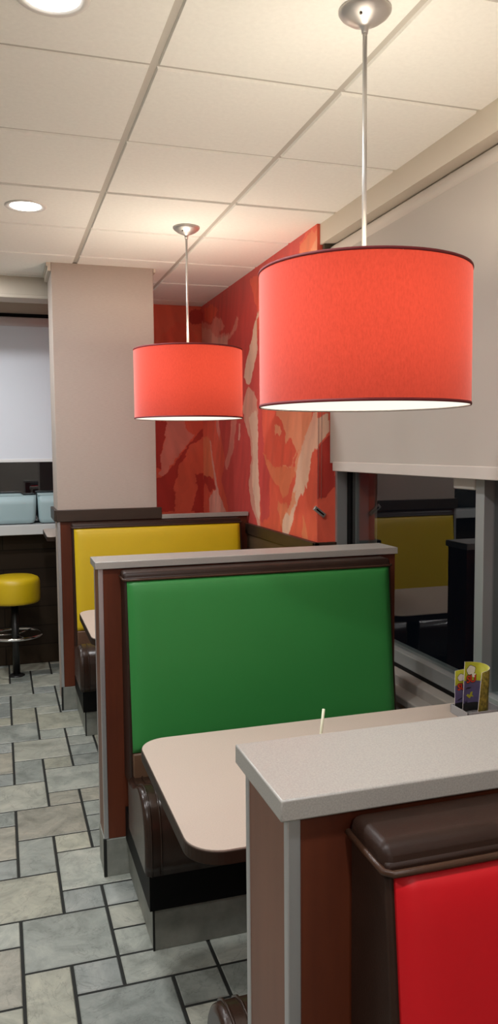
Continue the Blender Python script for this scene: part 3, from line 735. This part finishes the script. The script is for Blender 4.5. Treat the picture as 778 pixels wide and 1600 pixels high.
def menu(label, loc, top, bot, zl, zr):
    """curled leaflet standing on edge: lime upper part, purple lower part, prints follow its curve"""
    t = thing('activity_menu', label, 'menu', loc, 'printed leaflets in the caddy')
    pt, pb = bez(top, 10), bez(bot, 10); n = len(pt); zt = [zl + (zr - zl) * i / (n - 1) for i in range(n)]
    arc = [0.0]
    for i in range(1, n): arc.append(arc[-1] + (Vector(pt[i]) - Vector(pt[i - 1])).length)
    def at(s_, z):
        i = 0
        while i < n - 2 and arc[i + 1] < s_: i += 1
        f = (s_ - arc[i]) / max(1e-6, arc[i + 1] - arc[i]); k = max(0, min(1, z / zl))
        A = Vector(pt[i]).lerp(Vector(pt[i + 1]), f); B = Vector(pb[i]).lerp(Vector(pb[i + 1]), f)
        d = (Vector(pt[i + 1]) - Vector(pt[i])).normalized()
        return B.lerp(A, k), Vector((d.y, -d.x))
    m = MB(); th = .0013; V = []
    fr_ = (.0, .17, .62, 1.0)
    for side in (0, 1):
        rows = []
        for i in range(n):
            col = []
            for k in fr_:
                z = .006 + (zt[i] - .006) * k; p, nn = at(arc[i], z); col.append(m.bm.verts.new((p.x - nn.x * th * side, p.y - nn.y * th * side, z)))
            rows.append(col)
        V.append(rows)
    for side in (0, 1):
        for i in range(n - 1):
            for r_ in range(3):
                A = V[side]
                f = m.bm.faces.new((A[i][r_], A[i + 1][r_], A[i + 1][r_ + 1], A[i][r_ + 1])); f.smooth = True
                f.material_index = ((2, 1, 0)[r_] if side == 0 else 4)
    for i in range(n - 1):
        for r_ in (0, 3): m.bm.faces.new((V[0][i][r_], V[0][i + 1][r_], V[1][i + 1][r_], V[1][i][r_])).material_index = 3
    for i in (0, n - 1):
        for r_ in range(3): m.bm.faces.new((V[0][i][r_], V[0][i][r_ + 1], V[1][i][r_ + 1], V[1][i][r_])).material_index = 3
    m.build('leaflet', [M['lime'], M['purple'], M['ink'], M['paper'], M['ochre']], t)
    def blob(name, mat, s0, z, pts, s_, off=.0007):
        b = MB(); A = []; B = []
        for (a_, c_) in pts:
            p, nn = at(s0 + a_ * s_, z + c_ * s_)
            A.append(b.bm.verts.new((p.x + nn.x * off, p.y + nn.y * off, z + c_ * s_))); B.append(b.bm.verts.new((p.x + nn.x * .0001, p.y + nn.y * .0001, z + c_ * s_)))
        c0, nn = at(s0, z); C_ = b.bm.verts.new((c0.x + nn.x * off, c0.y + nn.y * off, z)); k_ = len(A)
        for j in range(k_):
            b.bm.faces.new((A[j], A[(j + 1) % k_], C_)); b.bm.faces.new((A[j], B[j], B[(j + 1) % k_], A[(j + 1) % k_]))
        b.build(name, mat, t)
    def letters(name, txt, size, mat, s0, z, off, fat):
        cu = bpy.data.curves.new(name, 'FONT'); cu.body = txt; cu.size = size; cu.extrude = .0003; cu.offset = fat
        tmp = bpy.data.objects.new(name, cu); COL.objects.link(tmp)
        dg = bpy.context.evaluated_depsgraph_get(); me = bpy.data.meshes.new_from_object(tmp.evaluated_get(dg))
        COL.objects.unlink(tmp); bpy.data.objects.remove(tmp)
        for v in me.vertices:
            p, nn = at(s0 + v.co.x, z + v.co.y); q_ = off + v.co.z
            v.co = (p.x + nn.x * q_, p.y + nn.y * q_, z + v.co.y)
        me.materials.clear(); me.materials.append(mat)
        o = bpy.data.objects.new(name, me); COL.objects.link(o); o.parent = t
    return blob, letters
puff = []
for j in range(44):
    a_ = 2 * math.pi * j / 44; rr = 1 + .17 * abs(math.sin(a_ * 2.5 + .4))
    puff.append((rr * math.cos(a_) * 1.1, rr * math.sin(a_) * .92))
puff_o = [(a_ * 1.10, b_ * 1.12) for a_, b_ in puff]
T1 = [(-.040, .016), (-.015, .024), (.018, .023), (.036, .008), (.037, -.010), (.024, -.024), (-.004, -.031)]
B1 = [(-.046, .016), (-.018, .024), (.014, .023), (.031, .008), (.032, -.010), (.014, -.026), (-.024, -.034)]
blob, letters = menu('taller curled lime and purple leaflet standing at the right of the caddy', (1.494, 2.224, .772), T1, B1, .178, .150)
blob('print_puff_outline', M['ink'], .030, .145, puff_o, .0145, .0004)
blob('print_puff', M['paper'], .030, .145, puff, .0145, .0008)
blob('print_puff_band', M['paper'], .040, .127, [(-.6, .7), (-.3, -.6), (.9, -.9), (1.0, .4)], .010, .0010)
letters('print_outline', 'SU', .034, M['ink'], .012, .1035, .0005, .0028)
letters('print_letters', 'SU', .034, M['redink'], .012, .1035, .0009, .0010)
blob('print_leaf', M['lime'], .030, .058, [(-1.5, .2), (-.8, .6), (-.2, .15), (.2, 1.0), (.9, 1.2), (.7, .2), (1.3, -.5), (.3, -.3), (-.1, -.9), (-.8, -.4)], .011)
blob('print_shadow', M['ink'], .022, .084, [(-1.5, -.1), (-.3, .35), (1.2, .2), (.6, -.25), (-.6, -.1)], .010)
blob('print_hill', M['ink'], .014, .036, [(-.9, -1.0), (-.6, .8), (-.4, .1), (.2, .1), (.4, .9), (.7, -1.0)], .008)
T2 = [(-.030, .004), (-.010, .008), (.010, .009), (.032, .007)]
blob, letters = menu('shorter lime and purple leaflet standing behind at the left of the caddy', (1.459, 2.254, .776), T2, T2, .140, .142)
blob('print_puff_outline', M['ink'], .026, .114, puff_o, .0115, .0004)
blob('print_puff', M['paper'], .026, .114, puff, .0115, .0008)
letters('print_outline', 'SU', .030, M['ink'], .011, .072, .0005, .0026)
letters('print_letters', 'SU', .030, M['redink'], .011, .072, .0009, .0009)
blob('print_shadow', M['ink'], .022, .040, [(-1.2, -.3), (-.2, .1), (1.2, .6), (.6, .0), (-.6, -.4)], .009)

# ---- straw standing in a low paper cup behind the near half wall
t = thing('paper_cup', 'low white paper cup on the beige table, hidden behind the near stone cap', 'cup', (.862, 2.05, .770))
MB().lathe([(.022, .001), (.030, .050), (.0315, .052), (.030, .054), (.0285, .052), (.021, .004), (.002, .004)], 32).build('cup_body', M['paper'], t)
t = thing('drinking_straw', 'short pale straw sticking up from the beige table', 'straw', (.862, 2.05, .775))
MB().tube([(-.012, 0, .0), (-.004, 0, .07), (.004, .0, .138)], .0042, 12).build('straw_tube', M['straw'], t)

# ================================================================== LIGHT, CAMERA
W = bpy.data.worlds.new('night'); S.world = W; W.use_nodes = True
W.node_tree.nodes['Background'].inputs[0].default_value = (.10, .14, .22, 1)
W.node_tree.nodes['Background'].inputs[1].default_value = .012

cam = bpy.data.cameras.new('camera'); co = bpy.data.objects.new('camera', cam); COL.objects.link(co); S.camera = co
R = Matrix(((0.9535845436473708, 0.031583402116364276, -0.2994645335053746),
            (-0.3010163237912052, 0.07321282497129941, -0.9508044252478793),
            (-0.00810499401998157, 0.9968161169295356, 0.07932173788727873)))
co.matrix_world = Matrix.Translation((0, 0, EYE)) @ R.to_4x4()
cam.sensor_fit = 'VERTICAL'; cam.sensor_height = 36.0; cam.sensor_width = 36.0
cam.lens = 1231.68 * 36.0 / 1600.0
cam.clip_start = .02
S.view_settings.view_transform = 'Standard'; S.view_settings.look = 'None'
S.view_settings.gamma = 1.0; S.view_settings.use_curve_mapping = False
S.view_settings.exposure = 0.28
